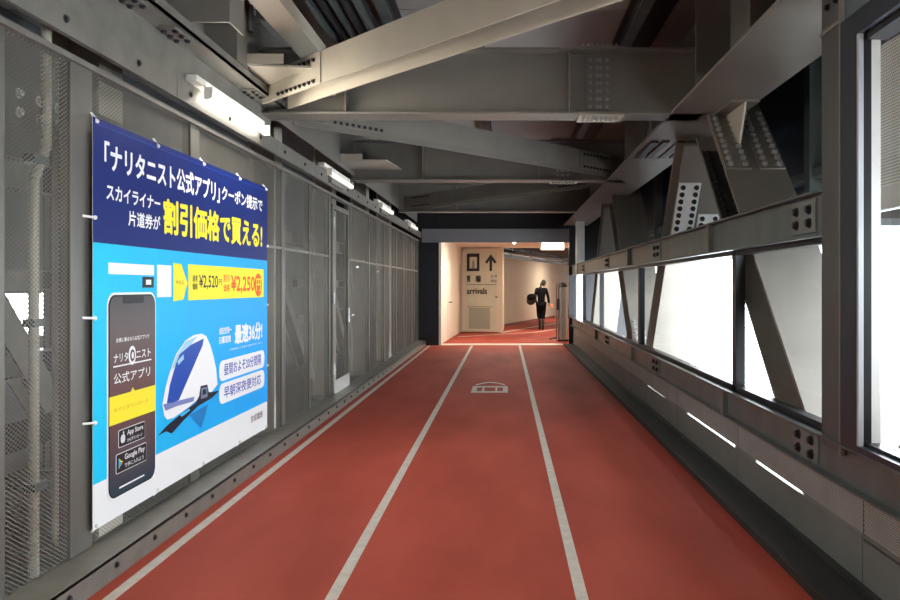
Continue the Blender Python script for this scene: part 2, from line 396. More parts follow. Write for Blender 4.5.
ZB = 3.05 + .125
brace((-1.98, 6.48, ZB), (1.60, 2.95, ZB), 'pale thick diagonal brace sloping across the ceiling in front of the near girder', LIGHTSTEEL)
brace((-1.95, 7.12, ZB), (1.55, 10.6, ZB), 'grey diagonal brace between the first and second cross girders', STEEL)
brace((-1.95, 15.2, ZB), (1.55, 11.4, ZB), 'dark diagonal brace between the second and third cross girders', STEEL)
def gusset(pts, z, label):
    o = thing('gusset_plate', label, 'gusset plate', (pts[0][0], pts[0][1], z), 'flat gusset plates at brace ends')
    obj('plate', MB().prism([(x, y, z) for x, y in pts], (0, 0, .016)), LIGHTSTEEL, o)
    obj('rib', MB().box(pts[0][0], pts[0][0] + .3, pts[0][1] - .006, pts[0][1] + .006, z + .016, z + .09), LIGHTSTEEL, o)
gusset([(-2.0, 5.75), (-1.25, 5.85), (-1.5, 6.65), (-2.0, 6.65)], 3.19, 'flat pale gusset plate where the near brace meets the left beam')
gusset([(-2.22, 7.0), (-1.5, 7.0), (-1.35, 7.9), (-2.22, 7.9)], 3.19, 'flat gusset plate beyond the near girder on the left beam')
gusset([(-2.22, 10.1), (-1.6, 10.1), (-1.5, 10.9), (-2.22, 10.9)], 3.19, 'flat gusset plate before the second girder on the left beam')

# stubs above the left edge beam
for i, (y, xx) in enumerate(((4.75, -1.74), (5.55, -1.98))):
    o = thing('hanger_stub', ['square plate stub hanging above the left beam nearest the viewer', 'dim square stub behind the first, above the left beam'][i], 'stub', (-2.0, y, 3.2))
    obj('face_plate', MB().box(-2.22, xx, y - .01, y + .01, 3.17, 4.0), STEEL, o)
    obj('side_plate', MB().box(xx - .012, xx, y + .01, y + .25, 3.17, 4.0), STEEL, o)

# ducts and tracks under the deck
o = thing('cable_duct', 'cream painted square duct running under the ceiling above the banner', 'duct', (-1.7, 2, 3.5))
obj('casing', MB().box(-1.80, -1.58, Y0, 6.62, 3.50, 3.62), mat('cream_duct', (.62, .56, .46), .45), o, bevel=.006)
for y in (3.6, 5.6): obj('strap', MB().box(-1.86, -1.80, y, y + .04, 3.49, 4.0), GALV, o)
for y in (3.9, 5.75): obj('hook', MB().tube((-2.0, y, 3.55), (-1.8, y, 3.55), .012).tube((-1.95, y, 3.45), (-1.95, y, 3.65), .02), GALV, o)
o = thing('cable_tray', 'dark ribbed cable tray beside the cream duct under the ceiling', 'tray', (-1.35, 2, 3.7))
for k in range(5): obj('rib', MB().box(-1.52 + .09 * k, -1.49 + .09 * k, Y0, 18.8, 3.66, 3.74), DARK if k % 2 else GALV, o)
obj('cover', MB().box(-1.54, -1.1, Y0, 18.8, 3.74, 3.76), DARK, o)
PUR = ((-1.02, 'slim grey ceiling purlin left of the pale brace'), (-.27, 'slim grey ceiling purlin over the middle of the track'), (1.16, 'slim grey ceiling purlin near the right girder'))
for x, lab in PUR:
    o = thing('ceiling_purlin', lab, 'purlin', (x, 2, 3.8), 'purlins along the ceiling')
    obj('top_flange', MB().box(x - .06, x + .06, Y0, 18.9, 3.985, 4.0), DARK, o)
    obj('web', MB().box(x - .008, x + .008, Y0, 18.9, 3.815, 3.985), DARK, o)
    obj('bottom_flange', MB().box(x - .05, x + .05, Y0, 18.9, 3.80, 3.815), GALV, o)
o = obj('ceiling_black_sheet', MB().box(1.2, 3.0, Y0, 18.9, 3.985, 3.998), BLACK); o['kind'] = 'structure'  # flat black sheet under the right side of the deck

# long girder over the right-hand truss
o = thing('edge_girder', 'broad steel girder running lengthwise above the right-hand truss', 'girder', (1.78, 0, 3.03))
eg = MB().box(1.475, 2.10, Y0 + .02, YE, 3.03, 3.055)
obj('bottom_flange', eg, STEEL, o, bevel=.004)
obj('web', MB().box(1.77, 1.79, Y0 + .02, YE, 3.055, 3.95), STEEL, o)
obj('top_flange', MB().box(1.5, 2.1, Y0 + .02, YE, 3.95, 3.975), STEEL, o)
for y in (3.4, 4.6, 5.9, 7.7, 9.4): obj('stiffener', MB().box(1.50, 1.77, y - .008, y + .008, 3.055, 3.95), STEEL, o)
for x in (1.58, 1.70, 1.86, 1.98):
    obj('splice_strip', MB().box(x - .035, x + .035, 7.9, 8.9, 3.012, 3.03), DARK, o)

# ================================================================== RIGHT SIDE
# truss diagonals behind the windows
def truss_diag(y_top, z_top, y_bot, z_bot, label, m, detail='none'):
    """H member; its flanges face along the corridor, X 1.80..2.28"""
    p0, p1 = V((2.06, y_top, z_top)), V((2.06, y_bot, z_bot)); a = (p1 - p0).normalized()
    o = thing('truss_diagonal', label, 'truss member', p1, 'diagonals of the side truss')
    n = V((0, -a.z, a.y)); n = n if n.y < 0 else -n      # flange normal on the viewer's side
    c = (p0 + p1) / 2; L = (p1 - p0).length / 2; X = V((1, 0, 0)); D, W = .36, .50
    obj('web', MB().obox(c, a, X, n, L, .009, D / 2 - .02), m, o)
    obj('near_flange', MB().obox(c + n * (D / 2), a, X, n, L, W / 2, .012), m, o)
    obj('far_flange', MB().obox(c - n * (D / 2), a, X, n, L, W / 2, .012), m, o)
    def splice(t0, t1, s, xs, mm, bm, rows, side=1):
        cc = p0 + a * (t0 + t1) / 2 + n * (s * D / 2 + .012 * side) + X * ((xs[0] + xs[-1]) / 2)
        wid = (xs[-1] - xs[0]) / 2 + .045
        pl = obj('splice_plate', MB().obox(cc + n * .008 * side, a, X, n, (t1 - t0) / 2, wid, .008), mm, o)
        if mm is WHITESTEEL: pl['label'] = 'bright white bolted splice plate'
        bolts(pl, [p0 + a * (t0 + .05 + (t1 - t0 - .1) * k / (rows - 1)) + X * x + n * (s * D / 2 + .028 * side) for k in range(rows) for x in xs], n * side, .019, .03, bm)
    if detail == 'near':
        for xs in ((-.20, -.08), (.08, .20)): splice(.14, .98, 1, xs, STEEL, BOLT, 10)
        splice(.25, 1.25, -1, (-.20, -.10), DARK, DBOLT, 12)
    if detail == 'white':
        splice(.42, 1.28, 1, (-.20, -.06), WHITESTEEL, DBOLT, 10); splice(.80, 1.30, 1, (.06, .20), WHITESTEEL, DBOLT, 6)
    if detail == 'low':
        for xs in ((-.20, -.08), (.08, .20)): splice(2 * L - 1.1, 2 * L - .5, 1, xs, GALVL, BOLT, 6)
    return o
truss_diag(6.98, 3.03, 4.12, .06, 'broad bolted truss diagonal beyond the pane next to the near column', STEEL, 'near')
truss_diag(7.72, 3.03, 9.93, .06, 'truss diagonal with bright white bolted splice plates above the windows', STEEL, 'white')
truss_diag(12.9, 3.03, 10.29, .06, 'truss diagonal leaning behind the third window from the far end', STEEL, 'low')
truss_diag(13.8, 3.03, 16.19, .06, 'truss diagonal near the far end of the windows', STEEL)
truss_diag(1.2, 3.03, 3.81, .06, 'truss diagonal beside the large near window', STEEL)
# stiffener under the girder at the truss node
o = thing('node_stiffener', 'pale pointed stiffener plate under the right girder above the bolted diagonal', 'stiffener', (2.0, 6.6, 3.0))
obj('fin', MB().prism([(1.97, 6.90, 3.03), (1.97, 6.15, 3.03), (1.97, 6.32, 2.70)], (.018, 0, 0)), LIGHTSTEEL, o)
obj('seat_plate', MB().box(1.85, 2.09, 6.15, 6.95, 3.012, 3.03), STEEL, o)
# bottom chord outside the wall
o = thing('bottom_chord', 'heavy steel chord outside the wall below the windows', 'chord', (2.1, 7, .1))
obj('flange', MB().box(1.86, 2.3, Y0, YE, .035, .06), STEEL, o); obj('web', MB().box(2.07, 2.09, Y0, YE, -.4, .035), STEEL, o)
obj('bottom_flange', MB().box(1.86, 2.3, Y0, YE, -.425, -.4), STEEL, o)

# dark cladding above the windows outside the truss
o = obj('wall_right_upper', MB().box(2.75, 2.8, 3.98, YE + .5, 1.95, 4.0), NAVY); o['kind'] = 'structure'
o = obj('wall_right_near', MB().box(2.75, 2.8, Y0, 3.98, 2.75, 4.0), NAVY); o['kind'] = 'structure'
structure0 = obj('wall_right_light_block', MB().box(1.81, 2.34, 3.98, 5.5, 1.82, 1.86).box(2.33, 2.75, 5.5, YE, 1.82, 1.86).box(1.81, 2.33, 6.16, 8.33, 1.82, 1.86).box(1.81, 2.33, 8.87, 11.56, 1.82, 1.86).box(1.81, 2.33, 12.14, 14.48, 1.82, 1.86).box(1.81, 2.33, 15.04, YE, 1.82, 1.86), DARK); structure0['kind'] = 'structure'  # added slab, keeps daylight from below off the truss above the windows
o = thing('cladding_rail', 'grey horizontal rail in front of the dark blue cladding', 'rail', (2.6, 5, 2.5))
obj('bar', MB().box(2.62, 2.74, 3.98, YE, 2.42, 2.50), GALV, o)
for y in (4.3, 6.4, 8.5, 10.5, 13): obj('upright', MB().box(2.60, 2.74, y, y + .12, 1.96, 3.9), GALV, o)
for y in (5.35, 7.3): obj('bracket', MB().box(2.58, 2.62, y, y + .05, 2.3, 2.6), DARK, o)

# long channels above and under the windows
def channel(z0, z1, x, label, plates, cross, ys=Y0):
    o = thing('wall_channel', label, 'channel', (x, 0, z0), 'long channels of the window wall')
    obj('face', MB().box(x, x + .012, ys, YE, z0, z1), GALV, o)
    obj('lip', MB().box(x - .045, x, ys, YE, z0 - .012, z0).box(x - .045, x, ys, YE, z1, z1 + .012), GALV, o)
    obj('back', MB().box(x + .012, x + .10, ys, YE, z1 - .012, z1), GALV, o)
    for y in plates:
        p = obj('joint_plate', MB().box(x - .012, x, y - .17, y + .17, z0 + .02, z1 - .02), PANEL, o)
        bolts(p, [(x - .012, y + dy, (z0 + z1) / 2 + dz) for dy in (-.09, .09) for dz in (-.038, .038)], (-1, 0, 0), .020, .022, DBOLT)
    for y in cross: obj('cleat', MB().box(x - .04, x, y - .03, y + .03, z0, z1), PANEL, o)
    return o
channel(1.775, 2.0, 1.70, 'long grey channel running above the row of windows', (4.25, 8.35, 12.4, 16.2), (6.15, 10.2), 3.99)
channel(.52, .705, 1.70, 'long grey channel running under the row of windows', (4.22, 8.4, 12.4), (5.75, 9.9, 13.9))

# windows
def window(n, y0, y1, z0, z1, m, label):
    o = thing('window_%d' % n, label, 'window', (1.75, (y0 + y1) / 2, z0), kind='structure')
    fb = MB().box(1.72, 1.79, y0, y0 + .045, z0, z1).box(1.72, 1.79, y1 - .045, y1, z0, z1).box(1.72, 1.79, y0, y1, z0 - .005, z0 + .05).box(1.72, 1.79, y0, y1, z1 - .045, z1)
    obj('window_frame', fb, m, o)
    obj('glass', MB().add([(1.757, y0, z0), (1.757, y1, z0), (1.757, y1, z1), (1.757, y0, z1)], [(0, 1, 2, 3)]), GLASS, o)
    return o
window(2, 4.0, 5.63, .705, 1.775, BLACK, 'nearest low window with a steel diagonal behind it')
window(3, 5.63, 9.65, .705, 1.775, BLACK, 'wide low window showing bright white outside')
window(4, 9.65, 13.6, .705, 1.775, BLACK, 'low window third from the near column')
window(5, 13.6, 16.6, .705, 1.775, BLACK, 'farthest low window')
# near tall window
o = thing('window_1', 'tall bright window beside the near column', 'window', (1.75, 2, .7), kind='structure')
obj('outer_frame', MB().box(1.66, 1.771, 3.55, 3.715, .70, 2.80).box(1.66, 1.771, Y0, 3.55, 2.69, 2.80).box(1.66, 1.771, Y0, 3.55, .705, .745), mat('blue_black_frame', (.035, .042, .055), .35, .3), o)
obj('inner_frame', MB().box(1.664, 1.688, 3.53, 3.55, .745, 2.69), mat('pale_aluminium', (.62, .66, .70), .3, .5), o)
obj('sash', MB().box(1.688, 1.725, 3.53, 3.55, .745, 2.69).box(1.70, 1.80, Y0, 3.53, 2.66, 2.69).box(1.70, 1.80, Y0, 3.53, .735, .76), BLACK, o)
obj('inner_sash', MB().box(1.725, 1.768, 3.53, 3.55, .76, 2.66), mat('white_sash', (.72, .73, .72), .4, .1), o)
obj('glass', MB().add([(1.772, Y0, .76), (1.772, 3.55, .76), (1.772, 3.55, 2.66), (1.772, Y0, 2.66)], [(0, 1, 2, 3)]), GLASS, o)
# outside screen seen through it
o = thing('outer_screen', 'pale perforated screen outside the tall near window', 'screen', (2.4, 1.5, 1.9))
obj('perforated_sheet', MB().add([(2.42, Y0, 2.12), (2.42, 5.5, 2.12), (2.42, 5.5, 3.9), (2.42, Y0, 3.9)], [(0, 1, 2, 3)]), OUTSCREEN, o)
p = obj('rail', MB().box(2.36, 2.44, Y0, 5.5, 1.98, 2.12), WHITESTEEL, o)
bolts(p, [(2.36, .3 + .5 * k, 2.05) for k in range(10)], (-1, 0, 0), .016, .02, BOLT)
obj('drip_bar', MB().box(2.36, 2.44, Y0, 5.5, 1.86, 1.96), mat('mid_grey', (.25, .26, .28), .5), o)

# near column and far column
def column(y0, y1, x0, label, m, seam):
    o = thing('wall_column', label, 'column', (x0 + .1, (y0 + y1) / 2, 0), 'columns of the window wall', kind='thing')
    obj('flange', MB().box(x0, x0 + .015, y0, y1, .66, 3.9), m, o, bevel=.002)
    obj('web', MB().box(x0 + .015, x0 + .2, (y0 + y1) / 2 - .008, (y0 + y1) / 2 + .008, .66, 3.9), m, o)
    if seam:
        obj('seam_bar', MB().box(x0 - .01, x0, y0, y1, 2.815, 2.835), GALVL, o)
        obj('edge_angle', MB().box(x0 - .02, x0, y0 - .01, y0 + .012, .66, 3.9), GALVL, o)
        bolts(o, [(x0, (y0 + y1) / 2 + d, 2.95) for d in (-.05, .05)], (-1, 0, 0), .014, .02, DBOLT)
column(3.72, 3.98, 1.68, 'dark steel column between the tall window and the low windows', mat('dark_column_steel', (.085, .092, .092), .4, .3, noise=.2, nscale=4, streak=True), True)
column(17.6, 17.85, 1.68, 'pale narrow steel column at the far end of the windows', WHITESTEEL, False)

# lower wall: perforated strip over solid sheets, with a narrow open slit between
wr = thing('wall_right', 'low parapet of sheet metal panels under the windows', 'wall', (1.74, 0, 0), kind='structure')
seams = [-4.2, -2.25, -.3, 1.67, 3.63, 5.59, 7.54, 9.5, 11.45, 13.4, 15.35, 17.3, YE]
prev = Y0
for s in seams:
    a, b = prev + .004, s - .004
    obj('perforated_panel', MB().add([(1.735, a, .30), (1.735, b, .30), (1.735, b, .51), (1.735, a, .51)], [(0, 1, 2, 3)]), PERF, wr)
    obj('backing_sheet', MB().box(1.738, 1.742, a, b, .301, .51), DARK, wr)
    obj('kick_panel', MB().box(1.73, 1.742, a, b, .06, .284), PANEL, wr, bevel=.002)
    obj('seam_strip', MB().box(1.742, 1.75, b - .02, b + .03, .06, .51), DARK, wr)
    L0, L1 = a + (b - a) * .04, a + (b - a) * .30
    obj('slit_filler', MB().box(1.732, 1.745, a, L1 if s not in (7.54,) else a + .05, .275, .30).box(1.732, 1.745, b - (b - a) * .2, b, .275, .30), PANEL, wr)
    if s > 10 or s < 4: obj('slit_cover', MB().box(1.73, 1.744, a, b, .275, .30), PANEL, wr)
    prev = s
obj('base_angle', MB().box(1.70, 1.74, Y0, YE, .0, .06), DARK, wr)
kbm = MB().box(1.475, 1.70, Y0, YE, 0, .035).box(1.475, 1.495, Y0, YE, .035, .05)
o = obj('baseboard_right', kbm, KERB); o['kind'] = 'structure'

# ================================================================== LAMPS
TUBE = mat('lit_tube', (1, .95, .85), emit=(1, .93, .78), estr=9)
TUBEOFF = mat('dim_tube', (.86, .84, .78), .35, emit=(1, .97, .88), estr=.55)
def batten(y, lit, label, L=1.3):
    o = thing('batten_lamp', label, 'lamp', (-2.1, y, 2.9), 'batten lamps along the left wall')
    obj('housing', MB().box(-2.16, -2.08, y - .10, y + L + .04, 2.885, 2.93), LAMPBODY, o, bevel=.006)
    obj('tube', MB().tube((-2.06, y + .06, 2.83), (-2.06, y + L, 2.83), .03, 16), TUBE if lit else TUBEOFF, o, smooth=False)
    for q in (y + .045, y + L): obj('end_cap', MB().box(-2.09, -2.03, q, q + .015, 2.80, 2.885), LAMPBODY, o)
    if not lit: obj('gear_box', MB().box(-2.16, -2.08, y + .25, y + .95, 2.74, 2.85), GALVL, o)
    if lit:
        ld = bpy.data.lights.new('batten_light', 'AREA'); ld.shape = 'RECTANGLE'; ld.size = .06; ld.size_y = L; ld.energy = LAMP_POWER; ld.color = (1, .9, .76)
        lo = bpy.data.objects.new('batten_light', ld); lo.location = V((-2.01, y + L / 2, 2.84)) - V((-2.1, y, 2.9)); lo.rotation_euler = (0, math.radians(-48), 0)
        C.objects.link(lo); lo.parent = o
batten(5.16, True, 'lit fluorescent batten lamp glowing above the banner')
batten(1.2, True, 'lit fluorescent batten lamp on the left wall nearest the viewer')
batten(-2.8, True, 'lit fluorescent batten lamp on the left wall behind the viewer')
batten(8.75, False, 'dim white batten lamp above the lattice door, first past the lit one')
batten(12.4, False, 'dim white batten lamp second past the lit one')
batten(16.2, False, 'dim white batten lamp closest to the corridor end')

# ================================================================== BANNER
XB = -2.16
BY0, BY1, BZ0, BZ1 = 3.93, 6.81, .215, 2.39
KX = 2.16
bn = thing('banner', 'large blue advertising banner with yellow headline tied to the lattice wall', 'banner', (XB, BY0, BZ0))
def at(px, py):
    px = px + (py - 320) * .0125 * (1 - (px - 92) / 175)
    y = KX * F / (CX - px); return y, EYE + (CY - py) * y / F
_bm0 = set(MATS)
def face(u, v, d): return (XB + d, u, v)
BLUE = mat('banner_navy', (.008, .022, .16), .45); CYAN = mat('banner_cyan', (.015, .40, .86), .45); LCYAN = mat('banner_light_cyan', (.05, .58, .92), .45)
WHITE = mat('banner_white', (.86, .87, .88), .6); YEL = mat('banner_yellow', (.93, .80, .04), .45); RED = mat('banner_red', (.85, .13, .02), .45)
INK = mat('banner_ink', (.015, .015, .02), .4); DBLUE = mat('banner_deep_blue', (.03, .10, .45), .45); GREY = mat('banner_phone_screen', (.085, .065, .065), .35)
def poly(pts, d, t=.0012):
    return MB().prism([face(u, v, d) for u, v in pts], (t, 0, 0))
def rr(u0, u1, v0, v1, r, n=6):
    P = []
    for cu, cv, a0 in ((u1 - r, v1 - r, 0), (u0 + r, v1 - r, 90), (u0 + r, v0 + r, 180), (u1 - r, v0 + r, 270)):
        for k in range(n + 1):
            t = math.radians(a0 + 90 * k / n); P.append((cu + r * math.cos(t), cv + r * math.sin(t)))
    return P
def circ(u, v, ru, rv=None, n=24): rv = rv or ru; return [(u + ru * math.cos(2 * math.pi * k / n), v + rv * math.sin(2 * math.pi * k / n)) for k in range(n)]
def cyan_gradient():
    m = mat('banner_sky_blue', (.02, .4, .8), .45); nt = m.node_tree; b = nt.nodes['Principled BSDF']
    tc = nt.nodes.new('ShaderNodeTexCoord'); s = nt.nodes.new('ShaderNodeSeparateXYZ'); nt.links.new(tc.outputs['Generated'], s.inputs[0])
    r = nt.nodes.new('ShaderNodeValToRGB'); e = r.color_ramp.elements
    e[0].position = 0; e[0].color = (.01, .58, .92, 1); e[1].position = 1; e[1].color = (.008, .38, .95, 1)
    k = e.new(.45); k.color = (.01, .43, .90, 1)
    nt.links.new(s.outputs['Y'], r.inputs[0]); nt.links.new(r.outputs[0], b.inputs['Base Color']); return m
ZH, ZW = 1.73, .455
obj('banner_sheet', MB().box(XB - .002, XB, BY0, BY1, BZ0, BZ1), WHITE, bn)
p = obj('sky_blue_field', poly([(BY0, ZW), (BY1, ZW), (BY1, ZH), (BY0, ZH)], 0), cyan_gradient(), bn); p['label'] = 'bright blue middle field'
p = obj('header_band', poly([(BY0, ZH), (BY1, ZH), (BY1, BZ1), (BY0, BZ1)], 0), BLUE, bn); p['label'] = 'dark blue header band'
obj('hem', poly([(BY0, BZ1 - .035), (BY1, BZ1 - .035), (BY1, BZ1 - .032), (BY0, BZ1 - .032)], .0013), DBLUE, bn)
D1 = .002
def sx(px): return KX * F / (CX - px)
def T(name, s, m, parent, x0, x1, z0, z1, bold=.012, lift=D1): return text_part(name, s, m, parent, face, (sx(x0), sx(x1), z0, z1), bold, lift)
T('headline_lettering', '「ナリタニスト公式アプリ」', WHITE, bn, 104, 219.5, 2.125, 2.285, .03); T('headline_lettering', 'クーポン提示で', WHITE, bn, 221.5, 262.3, 2.155, 2.27, .03)
T('subhead_lettering', 'スカイライナー', WHITE, bn, 106, 160, 1.97, 2.055, .03)
T('subhead_lettering', '片道券が', WHITE, bn, 128, 160, 1.845, 1.935, .025)
p = T('offer_lettering', '割引価格で買える!', YEL, bn, 163, 262, 1.83, 2.06, .036)
obj('blank_bar', poly([(sx(108), 1.565), (sx(153.6), 1.565), (sx(153.6), 1.628), (sx(108), 1.628)], D1), WHITE, bn)
q = obj('search_button', poly([(sx(142), 1.49), (sx(153.3), 1.49), (sx(153.3), 1.555), (sx(142), 1.555)], D1), INK, bn)
obj('search_icon', poly([(sx(145.5), 1.508), (sx(150.5), 1.508), (sx(150.5), 1.538), (sx(145.5), 1.538)], D1 + .0013), WHITE, q)
obj('blank_card', poly([(sx(156.6), 1.43), (sx(171), 1.43), (sx(171), 1.632), (sx(156.6), 1.632)], D1), WHITE, bn)
q = obj('yellow_arrow', poly([(sx(173), 1.40), (sx(183), 1.41), (sx(187), 1.52), (sx(181), 1.645), (sx(173), 1.65)], D1), YEL, bn)
T('arrow_lettering', '今なら', INK, q, 175, 183, 1.51, 1.54, 0, D1 + .002)
q = obj('price_bar', poly([(sx(187.8), 1.402), (sx(263.2), 1.402), (sx(263.2), 1.648), (sx(187.8), 1.648)], D1), YEL, bn)
D2 = D1 + .002
T('price_lettering', '通常', INK, q, 192, 197, 1.53, 1.575, .01, D2); T('price_lettering', '価格', INK, q, 192, 197, 1.475, 1.52, .01, D2)
T('price_lettering', '¥2,520', INK, q, 198.5, 217.5, 1.475, 1.58, .015, D2); T('price_lettering', '円', INK, q, 218.3, 221.5, 1.51, 1.55, .01, D2)
T('price_lettering', '割引', RED, q, 223, 229.2, 1.53, 1.59, .01, D2); T('price_lettering', '価格', RED, q, 223, 229.2, 1.455, 1.515, .01, D2)
T('price_lettering', '¥2,250', RED, q, 230.5, 254.2, 1.44, 1.585, .03, D2)
cq = obj('price_badge', poly(circ(sx(257.8), 1.51, .095, .10), D2), RED, q); T('price_lettering', '円', YEL, cq, 255.6, 260.2, 1.455, 1.565, .01, D2 + .002)
# phone picture
pa, pb = sx(106.5), sx(155.2)
ph = obj('phone_picture', poly(rr(pa, pb, .315, 1.463, .075), D1), WHITE, bn)
obj('phone_body', poly(rr(pa + .012, pb - .012, .328, 1.451, .066), D2), INK, ph)
def screen_mat():
    m = mat('banner_phone_display', (.09, .07, .07), .35); nt = m.node_tree; b = nt.nodes['Principled BSDF']
    tc = nt.nodes.new('ShaderNodeTexCoord'); s = nt.nodes.new('ShaderNodeSeparateXYZ'); nt.links.new(tc.outputs['Generated'], s.inputs[0])
    r = nt.nodes.new('ShaderNodeValToRGB'); e = r.color_ramp.elements
    e[0].position = 0; e[0].color = (.02, .05, .075, 1); e[1].position = 1; e[1].color = (.05, .045, .05, 1)
    k = e.new(.4); k.color = (.16, .075, .07, 1); k = e.new(.8); k.color = (.12, .085, .085, 1)
    nt.links.new(s.outputs['Z'], r.inputs[0]); nt.links.new(r.outputs[0], b.inputs['Base Color']); return m
D3 = D2 + .0015; D4 = D3 + .0015
obj('phone_screen', poly(rr(pa + .022, pb - .022, .338, 1.441, .056), D3), screen_mat(), ph)
obj('phone_notch', poly(rr(pa + .16, pb - .16, 1.40, 1.445, .018), D4), INK, ph)
T('phone_lettering', 'お得に乗るなら公式アプリで', WHITE, ph, 115, 148, 1.185, 1.21, .005, D4)
T('phone_lettering', 'ナリタ', WHITE, ph, 112.5, 127, 1.075, 1.125, .015, D4); T('phone_lettering', 'ニスト', WHITE, ph, 135, 149.5, 1.075, 1.125, .015, D4)
lg = obj('phone_logo', poly(circ(sx(131), 1.10, .042, .055), D4), WHITE, ph)
obj('logo_centre', poly(circ(sx(131), 1.10, .026, .034), D4 + .0013), GREY, lg); obj('logo_dot', poly(circ(sx(131), 1.10, .012, .02), D4 + .0026), WHITE, lg)
obj('phone_rule', poly([(sx(112), 1.05), (sx(150), 1.05), (sx(150), 1.058), (sx(112), 1.058)], D4), WHITE, ph)
T('phone_lettering', '公式アプリ', WHITE, ph, 112.5, 149, .955, 1.015, .012, D4)
y = obj('download_button', poly([(pa + .016, .735), (pb - .016, .735), (pb - .016, .892), (sx(133.5), .892), (sx(131.5), .915), (sx(129.5), .892), (pa + .016, .892)], D4), YEL, ph)
T('button_lettering', '今すぐダウンロード', mat('banner_orange', (.75, .42, .03), .45), y, 112, 147, .80, .825, .008, D4 + .002)
def badge(x0, x1, z0, z1, l1, l2, icon):
    b = obj('store_badge', poly(rr(sx(x0), sx(x1), z0, z1, .012), D4), WHITE, ph)
    obj('badge_face', poly(rr(sx(x0) + .004, sx(x1) - .004, z0 + .004, z1 - .004, .009), D4 + .0013), INK, b)
    e = D4 + .003; h = z1 - z0; c = sx(x0) + .045; zc = (z0 + z1) / 2
    T('badge_lettering', l1, WHITE, b, x0 + 8.5, x1 - 2, zc - .002, z1 - h * .14, .02, e); T('badge_lettering', l2, WHITE, b, x0 + 8.5, x1 - 3, z0 + h * .16, zc - .012, .012, e)
    if icon == 'play':
        for pts, m in (([(c - .02, zc - .03), (c + .01, zc - .005), (c - .02, zc + .03)], LCYAN), ([(c - .02, zc - .03), (c + .028, zc), (c + .006, zc - .003)], RED), ([(c - .02, zc + .03), (c + .006, zc + .003), (c + .028, zc)], YEL)):
            obj('badge_icon', poly(pts, e), m, b)
    else:
        ap = MB().prism([face(u, v, e) for u, v in circ(c - .007, zc - .004, .017, .024)], (.0012, 0, 0)).prism([face(u, v, e) for u, v in circ(c + .007, zc - .004, .017, .024)], (.0012, 0, 0))
        ap.prism([face(u, v, e) for u, v in circ(c + .006, zc + .029, .006, .009)], (.0012, 0, 0)); obj('badge_icon', ap, WHITE, b)
badge(117, 143.5, .595, .695, 'App Store', 'からダウンロード', 'fruit'); badge(114.5, 145, .455, .565, 'Google Play', 'で手に入れよう', 'play')
obj('home_bar', poly([(sx(118), .368), (sx(143), .368), (sx(143), .377), (sx(118), .377)], D4), WHITE, ph)
# train picture
def cr(pts):                                  # outline of the train traced on the banner's own plane
    return [at(150 + a / 4.29, 310 + b / 4.29) for a, b in pts]
tr = obj('train_picture', poly(cr([(47, 405), (62, 330), (80, 265), (108, 190), (150, 130), (185, 108), (218, 101), (238, 112), (255, 150), (268, 195), (280, 250), (286, 320), (262, 350), (215, 372), (150, 425), (95, 462), (68, 470), (55, 455)]), D2), WHITE, bn)
obj('train_windscreen', poly(cr([(66, 400), (80, 320), (105, 235), (122, 190), (170, 150), (226, 122), (222, 150), (200, 200), (165, 280), (118, 386), (90, 398)]), D3), mat('banner_train_blue', (.02, .08, .42), .3), tr)
obj('train_nose_shade', poly(cr([(50, 405), (118, 388), (185, 372), (180, 392), (110, 412), (60, 432)]), D3), mat('banner_train_violet', (.20, .24, .52), .4), tr)
obj('train_roof_tint', poly(cr([(84, 262), (110, 195), (150, 135), (200, 112), (170, 150), (122, 190), (104, 235)]), D3), mat('banner_ice', (.35, .62, .80), .4), tr)
obj('train_emblem', poly(cr([(112, 220), (124, 205), (138, 190), (140, 210), (126, 224), (116, 236)]), D4), mat('banner_ice', (.35, .62, .80)), tr)
obj('train_underside', poly(cr([(25, 540), (70, 492), (150, 428), (190, 398), (205, 370), (212, 326), (240, 320), (246, 352), (262, 352), (292, 345), (262, 376), (200, 412), (140, 470), (85, 530), (60, 520)]), D4), mat('banner_soft_black', (.012, .015, .035), .4), tr)
obj('train_door_window', poly(cr([(214, 334), (238, 330), (240, 372), (212, 382)]), D4 + .0013), mat('banner_train_grey', (.22, .26, .4)), tr)
obj('train_door_pane', poly(cr([(219, 342), (233, 339), (234, 360), (218, 365)]), D4 + .0026), INK, tr)
obj('train_headlight', poly(cr([(120, 450), (160, 424), (164, 430), (128, 458)]), D4 + .0013), LCYAN, tr)
obj('train_reflection', poly(cr([(165, 450), (243, 405), (236, 440), (215, 505), (190, 480)]), D2), mat('banner_mid_blue', (.01, .22, .58), .4), tr)
# captions
T('caption_lettering', '最速36分!', WHITE, bn, 234.5, 262, 1.03, 1.19, .045)
T('caption_lettering', '成田空港〜', WHITE, bn, 219, 231.5, 1.13, 1.185, .03); T('caption_lettering', '日暮里間', WHITE, bn, 219, 230.5, 1.06, 1.115, .03)
T('caption_lettering', '※時間帯により異なる場合があります。', WHITE, bn, 229.5, 262, .99, 1.008, 0)
for z0, s in ((.775, '昼間およそ20分間隔'), (.60, '早朝深夜便対応')):
    q = obj('caption_pill', poly(rr(sx(219), sx(264), z0, z0 + .155, .06), D1), WHITE, bn)
    T('pill_lettering', s, mat('banner_pill_blue', (.04, .07, .45), .45), q, 223.5, 260.5, z0 + .035, z0 + .125, .012, D2)
T('company_lettering', '京成電鉄', mat('banner_grey_ink', (.12, .08, .10), .45), bn, 250.5, 262.5, .335, .395, .01)
for _k in set(MATS) - _bm0: MATS[_k].node_tree.nodes['Principled BSDF'].inputs['Specular IOR Level'].default_value = .12
